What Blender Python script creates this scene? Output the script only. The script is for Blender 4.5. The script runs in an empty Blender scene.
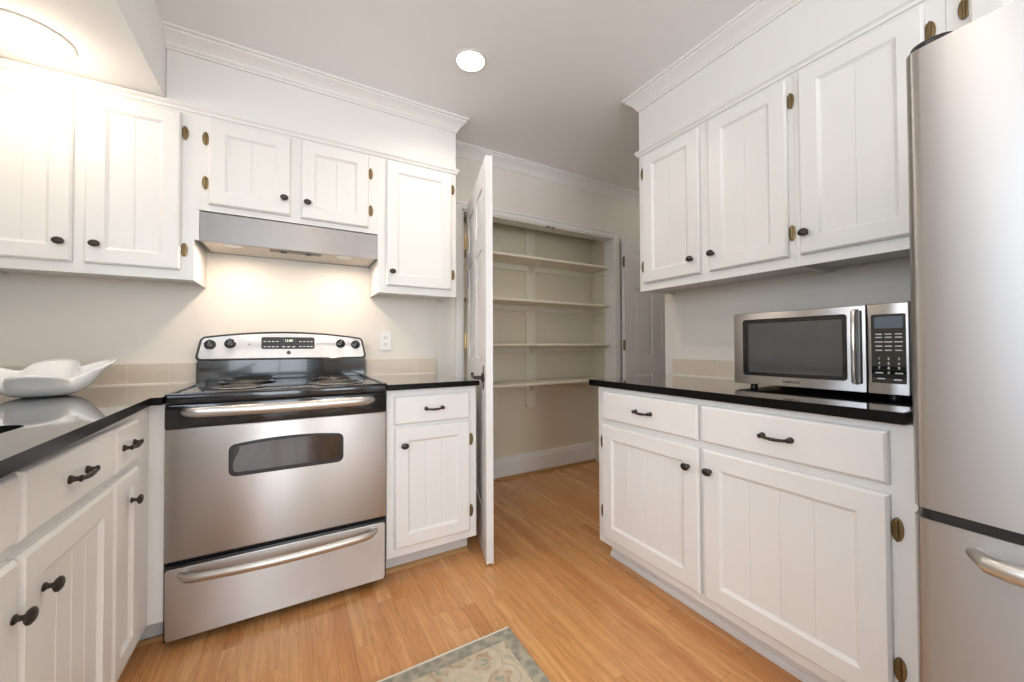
import bpy, bmesh, math, random
from mathutils import Vector, Matrix
R = math.radians
S = bpy.context.scene
C = S.collection
random.seed(4)

# ------------------------------------------------------------------ camera
cam = bpy.data.cameras.new('camera'); co = bpy.data.objects.new('camera', cam); C.objects.link(co)
S.camera = co
cam.sensor_fit = 'HORIZONTAL'; cam.sensor_width = 36.0
cam.lens = 380.1425 / 1024 * 36.0
cam.clip_start = 0.02
yaw, pit, rol = R(29.8511), R(0.8746), R(-0.2235)
F = Vector((math.sin(yaw)*math.cos(pit), math.cos(yaw)*math.cos(pit), math.sin(pit)))
Rt = Vector((math.cos(yaw), -math.sin(yaw), 0)); Up = Rt.cross(F)
R2 = Rt*math.cos(rol) + Up*math.sin(rol); U2 = -Rt*math.sin(rol) + Up*math.cos(rol)
M4 = Matrix.Identity(4)
for i in range(3):
    M4[i][0] = R2[i]; M4[i][1] = U2[i]; M4[i][2] = -F[i]
M4.translation = (0.3915, -2.4483, 1.0703)
co.matrix_world = M4

# ------------------------------------------------------------------ view, world, daylight
S.view_settings.view_transform = 'Standard'; S.view_settings.look = 'None'
S.view_settings.exposure = -0.22; S.view_settings.gamma = 1.0
S.view_settings.use_curve_mapping = False
w = bpy.data.worlds.new('sky'); S.world = w; w.use_nodes = True
wn = w.node_tree; wn.nodes.clear()
tc = wn.nodes.new('ShaderNodeTexCoord'); sx = wn.nodes.new('ShaderNodeSeparateXYZ')
wn.links.new(tc.outputs['Generated'], sx.inputs[0])
rp = wn.nodes.new('ShaderNodeValToRGB')
for e_, (p_, c_) in zip((0, 1), ((0.0, (.10, .12, .07, 1)), (1.0, (.42, .58, .95, 1)))):
    rp.color_ramp.elements[e_].position = p_; rp.color_ramp.elements[e_].color = c_
for p_, c_ in ((.47, (.16, .20, .10, 1)), (.53, (.30, .36, .22, 1)), (.60, (.80, .90, 1.0, 1))):
    q = rp.color_ramp.elements.new(p_); q.color = c_
mr = wn.nodes.new('ShaderNodeMapRange'); mr.inputs[1].default_value = -1; mr.inputs[2].default_value = 1
wn.links.new(sx.outputs[2], mr.inputs[0]); wn.links.new(mr.outputs[0], rp.inputs[0])
bg = wn.nodes.new('ShaderNodeBackground'); bg.inputs[1].default_value = 1.0
wo = wn.nodes.new('ShaderNodeOutputWorld')
wn.links.new(rp.outputs[0], bg.inputs[0]); wn.links.new(bg.outputs[0], wo.inputs[0])


def area(name, loc, to, sx_, sy_, power, col, spread=180, disk=False):
    l = bpy.data.lights.new(name, 'AREA'); l.shape = 'DISK' if disk else 'RECTANGLE'
    l.size = sx_
    if not disk: l.size_y = sy_
    l.energy = power; l.color = col; l.spread = R(spread)
    o = bpy.data.objects.new(name, l); C.objects.link(o); o.location = loc
    d = Vector(to) - Vector(loc); o.rotation_euler = d.to_track_quat('-Z', 'Y').to_euler()
    return o


DAY = (.80, .90, 1.0)
WARM = (1.0, .87, .72)
area('daylight_sink_window', (-.86, -2.35, 1.60), (2, -2.25, 2.05), 1.5, 1.0, 37, (.74, .86, 1.0))
area('daylight_garden_door', (-.15, -5.75, 1.25), (-.15, 0, 2.2), 1.5, 2.0, 88, DAY)
area('daylight_garden_window', (1.55, -5.75, 1.55), (1.5, 0, 2.2), 1.3, 1.3, 60, DAY)

# ------------------------------------------------------------------ materials
def mat(name):
    m = bpy.data.materials.new(name); m.use_nodes = True
    nt = m.node_tree; b = nt.nodes['Principled BSDF']
    return m, nt, b


def N(nt, t, ins=None, **kw):
    n = nt.nodes.new('ShaderNode' + t)
    for k, v in kw.items(): setattr(n, k, v)
    for k, v in (ins or {}).items():
        if hasattr(v, 'node'): nt.links.new(v, n.inputs[k])
        else: n.inputs[k].default_value = v
    return n


def paint(name, col, rough=.45, bump=.02, scale=60, var=.03):
    m, nt, b = mat(name)
    t = N(nt, 'TexCoord').outputs['Object']
    n = N(nt, 'TexNoise', {'Vector': t, 'Scale': scale, 'Detail': 3.0})
    big = N(nt, 'TexNoise', {'Vector': t, 'Scale': 2.5, 'Detail': 2.0})
    lo = tuple(c*(1-var) for c in col) + (1,)
    mx = N(nt, 'Mix', {0: big.outputs[0]}, data_type='RGBA')
    mx.inputs[6].default_value = lo; mx.inputs[7].default_value = tuple(col) + (1,)
    nt.links.new(mx.outputs[2], b.inputs['Base Color'])
    bp = N(nt, 'Bump', {'Height': n.outputs[0], 'Strength': bump, 'Distance': .01})
    nt.links.new(bp.outputs[0], b.inputs['Normal'])
    b.inputs['Roughness'].default_value = rough
    return m


def flat(name, col, rough=.5, metal=0.0, coat=0.0, noise=0.06, ns=30):
    m, nt, b = mat(name)
    t = N(nt, 'TexCoord').outputs['Object']
    n = N(nt, 'TexNoise', {'Vector': t, 'Scale': ns, 'Detail': 3.0})
    mx = N(nt, 'Mix', {0: n.outputs[0]}, data_type='RGBA')
    mx.inputs[6].default_value = tuple(c*(1-noise) for c in col) + (1,)
    mx.inputs[7].default_value = tuple(min(1, c*(1+noise)) for c in col) + (1,)
    nt.links.new(mx.outputs[2], b.inputs['Base Color'])
    b.inputs['Roughness'].default_value = rough; b.inputs['Metallic'].default_value = metal
    b.inputs['Coat Weight'].default_value = coat
    return m


def steel(name, col, rough, aniso, grain_axis='h'):
    m, nt, b = mat(name)
    t = N(nt, 'TexCoord').outputs['Object']
    mp = N(nt, 'Mapping', {'Vector': t, 'Scale': (1.2, 1.2, 700) if grain_axis == 'h' else (260, 260, 2)})
    n = N(nt, 'TexNoise', {'Vector': mp.outputs[0], 'Scale': 3.0, 'Detail': 4.0})
    mx = N(nt, 'Mix', {0: n.outputs[0]}, data_type='RGBA')
    mx.inputs[6].default_value = tuple(c*.97 for c in col) + (1,); mx.inputs[7].default_value = tuple(col) + (1,)
    nt.links.new(mx.outputs[2], b.inputs['Base Color'])
    rr = N(nt, 'MapRange', {0: n.outputs[0], 3: rough*.93, 4: rough*1.07})
    nt.links.new(rr.outputs[0], b.inputs['Roughness'])
    b.inputs['Metallic'].default_value = 1.0
    if aniso:
        b.inputs['Anisotropic'].default_value = aniso
        b.inputs['Anisotropic Rotation'].default_value = .25
        tg = N(nt, 'Tangent', direction_type='RADIAL', axis='Z')
        nt.links.new(tg.outputs[0], b.inputs['Tangent'])
    return m


def emit(name, col, st):
    m, nt, b = mat(name)
    b.inputs['Base Color'].default_value = (.9, .9, .9, 1)
    b.inputs['Emission Color'].default_value = tuple(col) + (1,)
    b.inputs['Emission Strength'].default_value = st
    return m


WHITE = paint('cabinet_white_paint', (.84, .82, .79), .34, .015)
TRIM = paint('trim_white_paint', (.83, .81, .78), .36, .015)
WALL = paint('wall_cream_paint', (.80, .745, .67), .6, .03, 120)
CEIL = paint('ceiling_paint', (.93, .92, .91), .75, .04, 140)
PANTRY = paint('pantry_cream_paint', (.76, .69, .54), .5, .03, 80)
SHELFM = paint('shelf_cream_paint', (.84, .78, .64), .42, .02, 60)
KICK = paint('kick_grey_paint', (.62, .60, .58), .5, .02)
STEEL = steel('brushed_steel', (.53, .505, .485), .37, .84)
FRIDGE = steel('fridge_brushed_steel', (.50, .485, .475), .40, .86)
SATIN = steel('satin_steel', (.66, .64, .61), .36, 0)
CHROME = steel('polished_steel', (.74, .72, .70), .18, 0)
BLACK = flat('black_enamel', (.012, .012, .013), .12, 0, .4)
BLACKP = flat('black_plastic', (.016, .016, .018), .32)
GLASS = flat('dark_oven_glass', (.010, .011, .010), .03, 0, 1.0)
BRONZE = flat('dark_bronze', (.060, .050, .043), .38, .75, 0, .2, 80)
BRASS = flat('antique_brass', (.24, .17, .085), .36, .9, 0, .35, 120)
BRASSL = flat('satin_brass', (.72, .53, .25), .34, .9, 0, .1, 60)
PORC = flat('white_porcelain', (.88, .87, .85), .14, 0, .5, .01)
PLATE = flat('white_plastic', (.82, .80, .77), .35, 0, 0, .01)
SLOT = flat('outlet_slots', (.12, .11, .10), .6)
PRINT = flat('panel_print', (.62, .63, .64), .5)
INK = flat('dark_print', (.05, .05, .05), .5)
GREEN = emit('green_digits', (.25, .55, .08), .8)
LENS = emit('lit_lamp_lens', (1.0, .93, .82), 9.0)
LENSH = emit('hood_lamp_lens', (1.0, .85, .66), .1)
SINKM = flat('dark_sink_composite', (.030, .028, .027), .35)
COIL = flat('burner_coil', (.07, .067, .065), .38, .6)
SHOE = flat('oak_shoe_moulding', (.42, .23, .09), .4, 0, .1, .2, 25)

def granite():
    m, nt, b = mat('polished_black_granite')
    t = N(nt, 'TexCoord').outputs['Object']
    v = N(nt, 'TexVoronoi', {'Vector': t, 'Scale': 420.0})
    n = N(nt, 'TexNoise', {'Vector': t, 'Scale': 160.0, 'Detail': 4.0})
    r = N(nt, 'ValToRGB', {0: n.outputs[0]})
    r.color_ramp.elements[0].position = .45; r.color_ramp.elements[0].color = (.010, .009, .009, 1)
    r.color_ramp.elements[1].position = .75; r.color_ramp.elements[1].color = (.045, .042, .038, 1)
    nt.links.new(r.outputs[0], b.inputs['Base Color'])
    b.inputs['Roughness'].default_value = .05; b.inputs['IOR'].default_value = 2.6
    b.inputs['Coat Weight'].default_value = 1.0; b.inputs['Coat Roughness'].default_value = .03
    return m
GRAN = granite()
EDGE = flat('dimmed_black_stone_edge', (.005, .0045, .004), .30, 0, 0, .25, 200)  # same stone as the tops, darkened and dulled to suppress its edge reflections
EDGE.node_tree.nodes['Principled BSDF'].inputs['Specular IOR Level'].default_value = .16
def stone_top(o):
    o.data.materials.append(EDGE)
    for p in o.data.polygons:
        if p.normal.z < .5: p.material_index = 1
    return o

def stone_tile():
    m, nt, b = mat('beige_stone_tile')
    t = N(nt, 'TexCoord').outputs['Object']
    s = N(nt, 'SeparateXYZ', {0: t})
    sm = N(nt, 'Math', {0: s.outputs[0], 1: s.outputs[1]}, operation='ADD')
    dv = N(nt, 'Math', {0: sm.outputs[0], 1: .152}, operation='DIVIDE')
    fr = N(nt, 'Math', {0: dv.outputs[0]}, operation='FRACT')
    lt = N(nt, 'Math', {0: fr.outputs[0], 1: .016}, operation='LESS_THAN')
    fl = N(nt, 'Math', {0: dv.outputs[0]}, operation='FLOOR')
    wn_ = N(nt, 'TexWhiteNoise', {1: fl.outputs[0]}, noise_dimensions='1D')
    n = N(nt, 'TexNoise', {'Vector': t, 'Scale': 18.0, 'Detail': 5.0})
    ad = N(nt, 'Math', {0: n.outputs[0], 1: wn_.outputs[0]}, operation='ADD')
    hv = N(nt, 'Math', {0: ad.outputs[0], 1: .5}, operation='MULTIPLY')
    mx = N(nt, 'Mix', {0: hv.outputs[0]}, data_type='RGBA')
    mx.inputs[6].default_value = (.62, .52, .41, 1); mx.inputs[7].default_value = (.73, .63, .51, 1)
    mg = N(nt, 'Mix', {0: lt.outputs[0], 6: mx.outputs[2]}, data_type='RGBA')
    mg.inputs[7].default_value = (.74, .67, .58, 1)
    nt.links.new(mg.outputs[2], b.inputs['Base Color'])
    b.inputs['Roughness'].default_value = .3
    return m
TILE = stone_tile()

def oak_floor():
    m, nt, b = mat('oak_strip_floor')
    t = N(nt, 'TexCoord').outputs['Object']
    s = N(nt, 'SeparateXYZ', {0: t})
    W_, L_ = .0585, .95
    xd = N(nt, 'Math', {0: s.outputs[0], 1: W_}, operation='DIVIDE')
    xi = N(nt, 'Math', {0: xd.outputs[0]}, operation='FLOOR')
    xf = N(nt, 'Math', {0: xd.outputs[0]}, operation='FRACT')
    r1 = N(nt, 'TexWhiteNoise', {1: xi.outputs[0]}, noise_dimensions='1D')
    yd = N(nt, 'Math', {0: s.outputs[1], 1: L_}, operation='DIVIDE')
    ro = N(nt, 'Math', {0: r1.outputs[0], 1: 7.3}, operation='MULTIPLY')
    ys = N(nt, 'Math', {0: yd.outputs[0], 1: ro.outputs[0]}, operation='ADD')
    yi = N(nt, 'Math', {0: ys.outputs[0]}, operation='FLOOR')
    yf = N(nt, 'Math', {0: ys.outputs[0]}, operation='FRACT')
    cv = N(nt, 'CombineXYZ', {0: xi.outputs[0], 1: yi.outputs[0]})
    pl = N(nt, 'TexWhiteNoise', {0: cv.outputs[0]}, noise_dimensions='2D')
    # grain, its own offset on every strip
    off = N(nt, 'VectorMath', {0: pl.outputs[1], 1: (9, 9, 9)}, operation='MULTIPLY')
    pv = N(nt, 'VectorMath', {0: t, 1: off.outputs[0]}, operation='ADD')
    m1 = N(nt, 'Mapping', {'Vector': pv.outputs[0], 'Scale': (34, 1.5, 1)})
    g1 = N(nt, 'TexNoise', {'Vector': m1.outputs[0], 'Scale': 1.0, 'Detail': 5.0, 'Roughness': .6})
    m2 = N(nt, 'Mapping', {'Vector': pv.outputs[0], 'Scale': (11, 1.15, 1)})
    gn = N(nt, 'TexNoise', {'Vector': m2.outputs[0], 'Scale': 1.0, 'Detail': 2.0, 'Roughness': .45})
    gm = N(nt, 'Math', {0: gn.outputs[0], 1: 13.0}, operation='MULTIPLY')
    g2 = N(nt, 'Math', {0: gm.outputs[0]}, operation='FRACT')
    m3 = N(nt, 'Mapping', {'Vector': pv.outputs[0], 'Scale': (260, 9, 1)})
    g3 = N(nt, 'TexNoise', {'Vector': m3.outputs[0], 'Scale': 1.0, 'Detail': 2.0})
    cr = N(nt, 'ValToRGB', {0: pl.outputs[0]})
    e = cr.color_ramp.elements
    e[0].position = 0; e[0].color = (.64, .285, .100, 1)
    e[1].position = 1; e[1].color = (.76, .405, .170, 1)
    for p_, c_ in ((.10, (.60, .27, .10, 1)), (.2, (.68, .32, .118, 1)), (.6, (.73, .365, .142, 1))):
        q = e.new(p_); q.color = c_
    gr = N(nt, 'ValToRGB', {0: g1.outputs[0]})
    gr.color_ramp.elements[0].position = .33; gr.color_ramp.elements[0].color = (.80, .73, .66, 1)
    gr.color_ramp.elements[1].position = .58; gr.color_ramp.elements[1].color = (1.05, 1.05, 1.05, 1)
    mu = N(nt, 'Mix', {0: .75, 6: cr.outputs[0], 7: gr.outputs[0]}, data_type='RGBA', blend_type='MULTIPLY')
    wr = N(nt, 'ValToRGB', {0: g2.outputs[0]})
    wr.color_ramp.elements[0].position = 0; wr.color_ramp.elements[0].color = (.68, .54, .44, 1)
    wr.color_ramp.elements[1].position = .42; wr.color_ramp.elements[1].color = (1, 1, 1, 1)
    mu2 = N(nt, 'Mix', {0: .38, 6: mu.outputs[2], 7: wr.outputs[0]}, data_type='RGBA', blend_type='MULTIPLY')
    pr = N(nt, 'ValToRGB', {0: g3.outputs[0]})
    pr.color_ramp.elements[0].position = .30; pr.color_ramp.elements[0].color = (.55, .42, .32, 1)
    pr.color_ramp.elements[1].position = .42; pr.color_ramp.elements[1].color = (1, 1, 1, 1)
    mu2 = N(nt, 'Mix', {0: .45, 6: mu2.outputs[2], 7: pr.outputs[0]}, data_type='RGBA', blend_type='MULTIPLY')
    # knots
    mk = N(nt, 'Mapping', {'Vector': pv.outputs[0], 'Scale': (5.5, 2.6, 1)})
    kv = N(nt, 'TexVoronoi', {'Vector': mk.outputs[0], 'Scale': 1.0})
    kr = N(nt, 'ValToRGB', {0: kv.outputs[0]})
    kr.color_ramp.elements[0].position = .02; kr.color_ramp.elements[0].color = (.32, .2, .14, 1)
    kr.color_ramp.elements[1].position = .075; kr.color_ramp.elements[1].color = (1, 1, 1, 1)
    mu3 = N(nt, 'Mix', {0: .8, 6: mu2.outputs[2], 7: kr.outputs[0]}, data_type='RGBA', blend_type='MULTIPLY')
    # joints
    a = N(nt, 'Math', {0: xf.outputs[0], 1: .5}, operation='SUBTRACT')
    a = N(nt, 'Math', {0: a.outputs[0]}, operation='ABSOLUTE')
    a = N(nt, 'Math', {0: a.outputs[0], 1: .484}, operation='GREATER_THAN')
    c = N(nt, 'Math', {0: yf.outputs[0], 1: .0022}, operation='LESS_THAN')
    j = N(nt, 'Math', {0: a.outputs[0], 1: c.outputs[0]}, operation='MAXIMUM')
    jm = N(nt, 'Math', {0: j.outputs[0], 1: .42}, operation='MULTIPLY')
    fin = N(nt, 'Mix', {0: jm.outputs[0], 6: mu3.outputs[2]}, data_type='RGBA')
    fin.inputs[7].default_value = (.20, .085, .03, 1)
    nt.links.new(fin.outputs[2], b.inputs['Base Color'])
    rr = N(nt, 'MapRange', {0: g1.outputs[0], 3: .20, 4: .32})
    nt.links.new(rr.outputs[0], b.inputs['Roughness'])
    h = N(nt, 'Math', {0: 1.0, 1: j.outputs[0]}, operation='SUBTRACT')
    bp = N(nt, 'Bump', {'Height': h.outputs[0], 'Strength': .25, 'Distance': .002})
    nt.links.new(bp.outputs[0], b.inputs['Normal'])
    return m
OAK = oak_floor()

def rug_field():
    m, nt, b = mat('rug_floral_weave')
    t = N(nt, 'TexCoord').outputs['Object']
    ns = N(nt, 'TexNoise', {'Vector': t, 'Scale': 30.0, 'Detail': 3.0})
    wv = N(nt, 'VectorMath', {0: ns.outputs[1], 1: (.045, .045, 0)}, operation='MULTIPLY')
    tv = N(nt, 'VectorMath', {0: t, 1: wv.outputs[0]}, operation='ADD')
    v = N(nt, 'TexVoronoi', {'Vector': tv.outputs[0], 'Scale': 9.0, 'Randomness': .8}, voronoi_dimensions='2D')
    rr = N(nt, 'ValToRGB', {0: v.outputs[0]}); rr.color_ramp.interpolation = 'LINEAR'
    e = rr.color_ramp.elements
    e[0].position = 0; e[0].color = (.33, .34, .29, 1); e[1].position = 1; e[1].color = (.66, .56, .41, 1)
    for p_, c_ in ((.12, (.36, .35, .28, 1)), (.16, (.62, .50, .36, 1)), (.25, (.50, .33, .20, 1)), (.31, (.50, .36, .23, 1)),
                   (.36, (.68, .58, .43, 1)), (.50, (.68, .58, .43, 1)), (.58, (.46, .43, .33, 1)), (.64, (.66, .56, .41, 1))):
        q = e.new(p_); q.color = c_
    pn = N(nt, 'TexNoise', {'Vector': t, 'Scale': 38.0, 'Detail': 3.0})
    pm = N(nt, 'MapRange', {0: pn.outputs[0], 1: .40, 2: .62})
    mx = N(nt, 'Mix', {0: pm.outputs[0], 6: rr.outputs[0]}, data_type='RGBA')
    mx.inputs[7].default_value = (.62, .53, .39, 1)
    fine = N(nt, 'TexNoise', {'Vector': t, 'Scale': 420.0})
    bp = N(nt, 'Bump', {'Height': fine.outputs[0], 'Strength': .6, 'Distance': .003})
    nt.links.new(mx.outputs[2], b.inputs['Base Color']); nt.links.new(bp.outputs[0], b.inputs['Normal'])
    b.inputs['Roughness'].default_value = .95
    return m

def rug_border():
    m, nt, b = mat('rug_grey_blue_border')
    t = N(nt, 'TexCoord').outputs['Object']
    v = N(nt, 'TexVoronoi', {'Vector': t, 'Scale': 28.0, 'Randomness': .9}, voronoi_dimensions='2D')
    n = N(nt, 'TexNoise', {'Vector': t, 'Scale': 45.0, 'Detail': 3.0})
    mm = N(nt, 'Math', {0: v.outputs[0], 1: n.outputs[0]}, operation='MULTIPLY')
    r = N(nt, 'ValToRGB', {0: mm.outputs[0]})
    r.color_ramp.elements[0].position = .1; r.color_ramp.elements[0].color = (.31, .29, .235, 1)
    r.color_ramp.elements[1].position = .34; r.color_ramp.elements[1].color = (.49, .43, .32, 1)
    fine = N(nt, 'TexNoise', {'Vector': t, 'Scale': 420.0})
    bp = N(nt, 'Bump', {'Height': fine.outputs[0], 'Strength': .6, 'Distance': .003})
    nt.links.new(r.outputs[0], b.inputs['Base Color']); nt.links.new(bp.outputs[0], b.inputs['Normal'])
    b.inputs['Roughness'].default_value = .95
    return m
RUGF, RUGB = rug_field(), rug_border()
RUGE = flat('rug_cream_binding', (.76, .68, .56), .95, 0, 0, .1, 200)

# ------------------------------------------------------------------ mesh helpers
def bm_new(): return bmesh.new()


def box(bm, x0, x1, y0, y1, z0, z1, bev=0, seg=2):
    r = bmesh.ops.create_cube(bm, size=1)
    vs = r['verts']
    for v in vs:
        v.co = Vector(((x0+x1)/2 + v.co.x*(x1-x0), (y0+y1)/2 + v.co.y*(y1-y0), (z0+z1)/2 + v.co.z*(z1-z0)))
    if bev:
        es = list({e for v in vs for e in v.link_edges})
        bmesh.ops.bevel(bm, geom=es, offset=bev, segments=seg, affect='EDGES', profile=.5)


def prism(bm, pts, fn, t0, t1, bev=0):
    """polygon pts (a,b) extruded from t0 to t1; fn(a,b,t) -> xyz"""
    a = [bm.verts.new(fn(p[0], p[1], t0)) for p in pts]
    b = [bm.verts.new(fn(p[0], p[1], t1)) for p in pts]
    n = len(pts); fs = []
    fs.append(bm.faces.new(a)); fs.append(bm.faces.new(b[::-1]))
    for i in range(n):
        fs.append(bm.faces.new((a[i], b[i], b[(i+1) % n], a[(i+1) % n])))
    bmesh.ops.recalc_face_normals(bm, faces=fs)
    if bev:
        es = list({e for f in fs[:2] for e in f.edges})
        bmesh.ops.bevel(bm, geom=es, offset=bev, segments=2, affect='EDGES', profile=.5)


def rrect(x0, x1, z0, z1, r, n=5, arch=0.0):
    pts = []
    for cx, cz, a0 in ((x1-r, z0+r, -90), (x1-r, z1-r, 0), (x0+r, z1-r, 90), (x0+r, z0+r, 180)):
        for i in range(n+1):
            a = R(a0 + 90*i/n); pts.append((cx+r*math.cos(a), cz+r*math.sin(a)))
        if arch and a0 == 0:
            for i in range(1, 12):
                s = i/12; pts.append((x1-r - s*(x1-x0-2*r), z1 + arch*4*s*(1-s)))
    return pts


def tube(bm, pts, rad, seg=10, caps=True, squash=None):
    pts = [Vector(p) for p in pts]; n = len(pts)
    rads = rad if isinstance(rad, (list, tuple)) else [rad]*n
    t = (pts[1]-pts[0]).normalized()
    u = t.orthogonal().normalized()
    rings = []; fs = []
    for i, p in enumerate(pts):
        tt = (pts[min(i+1, n-1)] - pts[max(i-1, 0)]).normalized()
        u = (u - tt*u.dot(tt)).normalized(); v = tt.cross(u)
        ring = []
        for k in range(seg):
            a = 2*math.pi*k/seg
            d = u*math.cos(a)*rads[i] + v*math.sin(a)*rads[i]
            if squash: d = Vector((d.x*squash[0], d.y*squash[1], d.z*squash[2]))
            ring.append(bm.verts.new(p+d))
        rings.append(ring)
    for i in range(n-1):
        for k in range(seg):
            fs.append(bm.faces.new((rings[i][k], rings[i][(k+1) % seg], rings[i+1][(k+1) % seg], rings[i+1][k])))
    if caps:
        fs.append(bm.faces.new(rings[0])); fs.append(bm.faces.new(rings[-1]))
    bmesh.ops.recalc_face_normals(bm, faces=fs)


def lathe(bm, prof, org, axis, seg=20, sx=1.0, sy=1.0):
    """prof: (radius, distance along axis)"""
    ax = Vector(axis).normalized()
    u = Vector((0, 0, 1)) if abs(ax.z) < .9 else Vector((1, 0, 0))
    u = (u - ax*u.dot(ax)).normalized(); v = ax.cross(u)
    o = Vector(org); rings = []; fs = []
    for r, h in prof:
        if r < 1e-6: rings.append([bm.verts.new(o+ax*h)])
        else: rings.append([bm.verts.new(o + ax*h + u*math.cos(2*math.pi*k/seg)*r*sx + v*math.sin(2*math.pi*k/seg)*r*sy) for k in range(seg)])
    for i in range(len(rings)-1):
        a, b = rings[i], rings[i+1]
        for k in range(seg):
            k2 = (k+1) % seg
            if len(a) == 1 and len(b) == 1: continue
            if len(a) == 1: fs.append(bm.faces.new((a[0], b[k], b[k2])))
            elif len(b) == 1: fs.append(bm.faces.new((a[k], a[k2], b[0])))
            else: fs.append(bm.faces.new((a[k], a[k2], b[k2], b[k])))
    if len(rings[0]) > 1: fs.append(bm.faces.new(rings[0][::-1]))
    if len(rings[-1]) > 1: fs.append(bm.faces.new(rings[-1]))
    bmesh.ops.recalc_face_normals(bm, faces=fs)


def moulding(bm, prof, path, z):
    """prof closed (out, dz); path (x,y) polyline; out is to the right of travel"""
    P = [Vector((p[0], p[1])) for p in path]; n = len(P); rings = []
    for i in range(n):
        d0 = (P[i]-P[i-1]).normalized() if i > 0 else None
        d1 = (P[i+1]-P[i]).normalized() if i < n-1 else None
        n0 = Vector((d0.y, -d0.x)) if d0 else None
        n1 = Vector((d1.y, -d1.x)) if d1 else None
        if n0 and n1:
            m = (n0+n1); m = m/(m.dot(n0))
        else: m = n0 or n1
        rings.append([bm.verts.new((P[i].x+m.x*o, P[i].y+m.y*o, z+dz)) for o, dz in prof])
    fs = []; k = len(prof)
    for i in range(n-1):
        for j in range(k):
            fs.append(bm.faces.new((rings[i][j], rings[i+1][j], rings[i+1][(j+1) % k], rings[i][(j+1) % k])))
    fs.append(bm.faces.new(rings[0])); fs.append(bm.faces.new(rings[-1]))
    bmesh.ops.recalc_face_normals(bm, faces=fs)


def obj(name, bm, m, parent=None, smooth=False, label=None):
    me = bpy.data.meshes.new(name); bm.to_mesh(me); bm.free()
    me.materials.append(m)
    if smooth:
        for p in me.polygons: p.use_smooth = True
        try: me.set_sharp_from_angle(angle=R(38))
        except Exception: pass
    o = bpy.data.objects.new(name, me); C.objects.link(o)
    if parent: o.parent = parent
    if label: o['label'] = label
    return o


def tag(o, label, cat, group=None, kind=None):
    o['label'] = label; o['category'] = cat
    if group: o['group'] = group
    if kind: o['kind'] = kind
    return o


def thing(name, label, cat, loc, rz=0, group=None):
    o = bpy.data.objects.new(name, None); C.objects.link(o)
    o.location = loc; o.rotation_euler = (0, 0, R(rz)); o.empty_display_size = .1
    return tag(o, label, cat, group)


def struct(name, bm, m, label, cat, smooth=False):
    return tag(obj(name, bm, m, None, smooth), label, cat, None, 'structure')


def copy_tree(o, parent=None):
    c = o.copy(); C.objects.link(c)
    if parent: c.parent = parent
    for ch in list(o.children): copy_tree(ch, c)
    return c


def text_mesh(name, s, size, m, parent, loc, rot, depth=.0004, label=None):
    cu = bpy.data.curves.new(name, 'FONT'); cu.body = s; cu.size = size; cu.extrude = depth
    cu.align_x = 'CENTER'; cu.align_y = 'CENTER'; cu.resolution_u = 3; cu.offset = size*.018
    t = bpy.data.objects.new(name+'_curve', cu); C.objects.link(t)
    dg = bpy.context.evaluated_depsgraph_get()
    me = bpy.data.meshes.new_from_object(t.evaluated_get(dg))
    bpy.data.objects.remove(t)
    me.name = name; me.materials.clear(); me.materials.append(m)
    o = bpy.data.objects.new(name, me); C.objects.link(o); o.parent = parent
    o.location = loc; o.rotation_euler = rot
    if label: o['label'] = label
    return o


# ------------------------------------------------------------------ the room
XL, XR, YN, ZC = -.685, 2.34, -5.5, 2.464          # left wall, right wall, rear wall, ceiling
XH = 4.3                                          # end of the side hall
PX0, PX1, PZ, PY = 1.395, 2.822, 2.022, .286       # pantry opening and depth
b = bm_new(); box(b, XL-.12, XH+.1, YN-.1, PY+.1, -.06, 0); struct('floor', b, OAK, 'honey oak strip floor running through kitchen and pantry', 'floor')
b = bm_new(); box(b, XL-.12, XH+.1, YN-.1, PY+.1, ZC, ZC+.08); struct('ceiling', b, CEIL, 'plain off-white painted ceiling', 'ceiling')
b = bm_new()
box(b, XL-.12, PX0, 0, .10, 0, ZC); box(b, PX1, XH, 0, .10, 0, ZC); box(b, PX0, PX1, 0, .10, PZ, ZC)
struct('wall_back', b, WALL, 'cream wall behind the range with the pantry opening in it', 'wall')
b = bm_new()
box(b, PX0-.10, PX1+.10, PY, PY+.1, 0, ZC)
box(b, PX0-.10, PX0-.03, .10, PY, 0, ZC); box(b, PX1+.02, PX1+.10, .10, PY, 0, ZC)
struct('wall_pantry', b, PANTRY, 'warm cream walls lining the shallow pantry closet', 'wall')
b = bm_new(); box(b, XR, XR+.12, YN, -.915, 0, ZC); struct('wall_right', b, WALL, 'pale wall behind the microwave and fridge', 'wall')
b = bm_new(); box(b, XR+.12, XH, -1.02, -.915, 0, ZC); box(b, XH, XH+.1, -1.02, .1, 0, ZC)
struct('wall_hall', b, WALL, 'pale wall closing the side hall past the pantry', 'wall')
# left wall with the window over the sink
WY0, WY1, WZ0, WZ1 = -3.1, -1.6, 1.12, 2.1
b = bm_new()
box(b, XL-.12, XL, YN, WY0, 0, ZC); box(b, XL-.12, XL, WY1, 0, 0, ZC)
box(b, XL-.12, XL, WY0, WY1, 0, WZ0); box(b, XL-.12, XL, WY0, WY1, WZ1, ZC)
struct('wall_left', b, WALL, 'pale wall behind the sink run with a window', 'wall')
# rear wall: glazed door and window to the garden
DX0, DX1, DZ = -.60, .95, 2.1
GX0, GX1, GZ0, GZ1 = 1.15, 2.2, .85, 2.1
b = bm_new()
box(b, XL, DX0, YN-.1, YN, 0, ZC); box(b, DX0, DX1, YN-.1, YN, DZ, ZC); box(b, DX1, GX0, YN-.1, YN, 0, ZC)
box(b, GX0, GX1, YN-.1, YN, 0, GZ0); box(b, GX0, GX1, YN-.1, YN, GZ1, ZC); box(b, GX1, XR, YN-.1, YN, 0, ZC)
struct('wall_rear', b, WALL, 'pale wall behind the camera with garden windows', 'wall')


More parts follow.
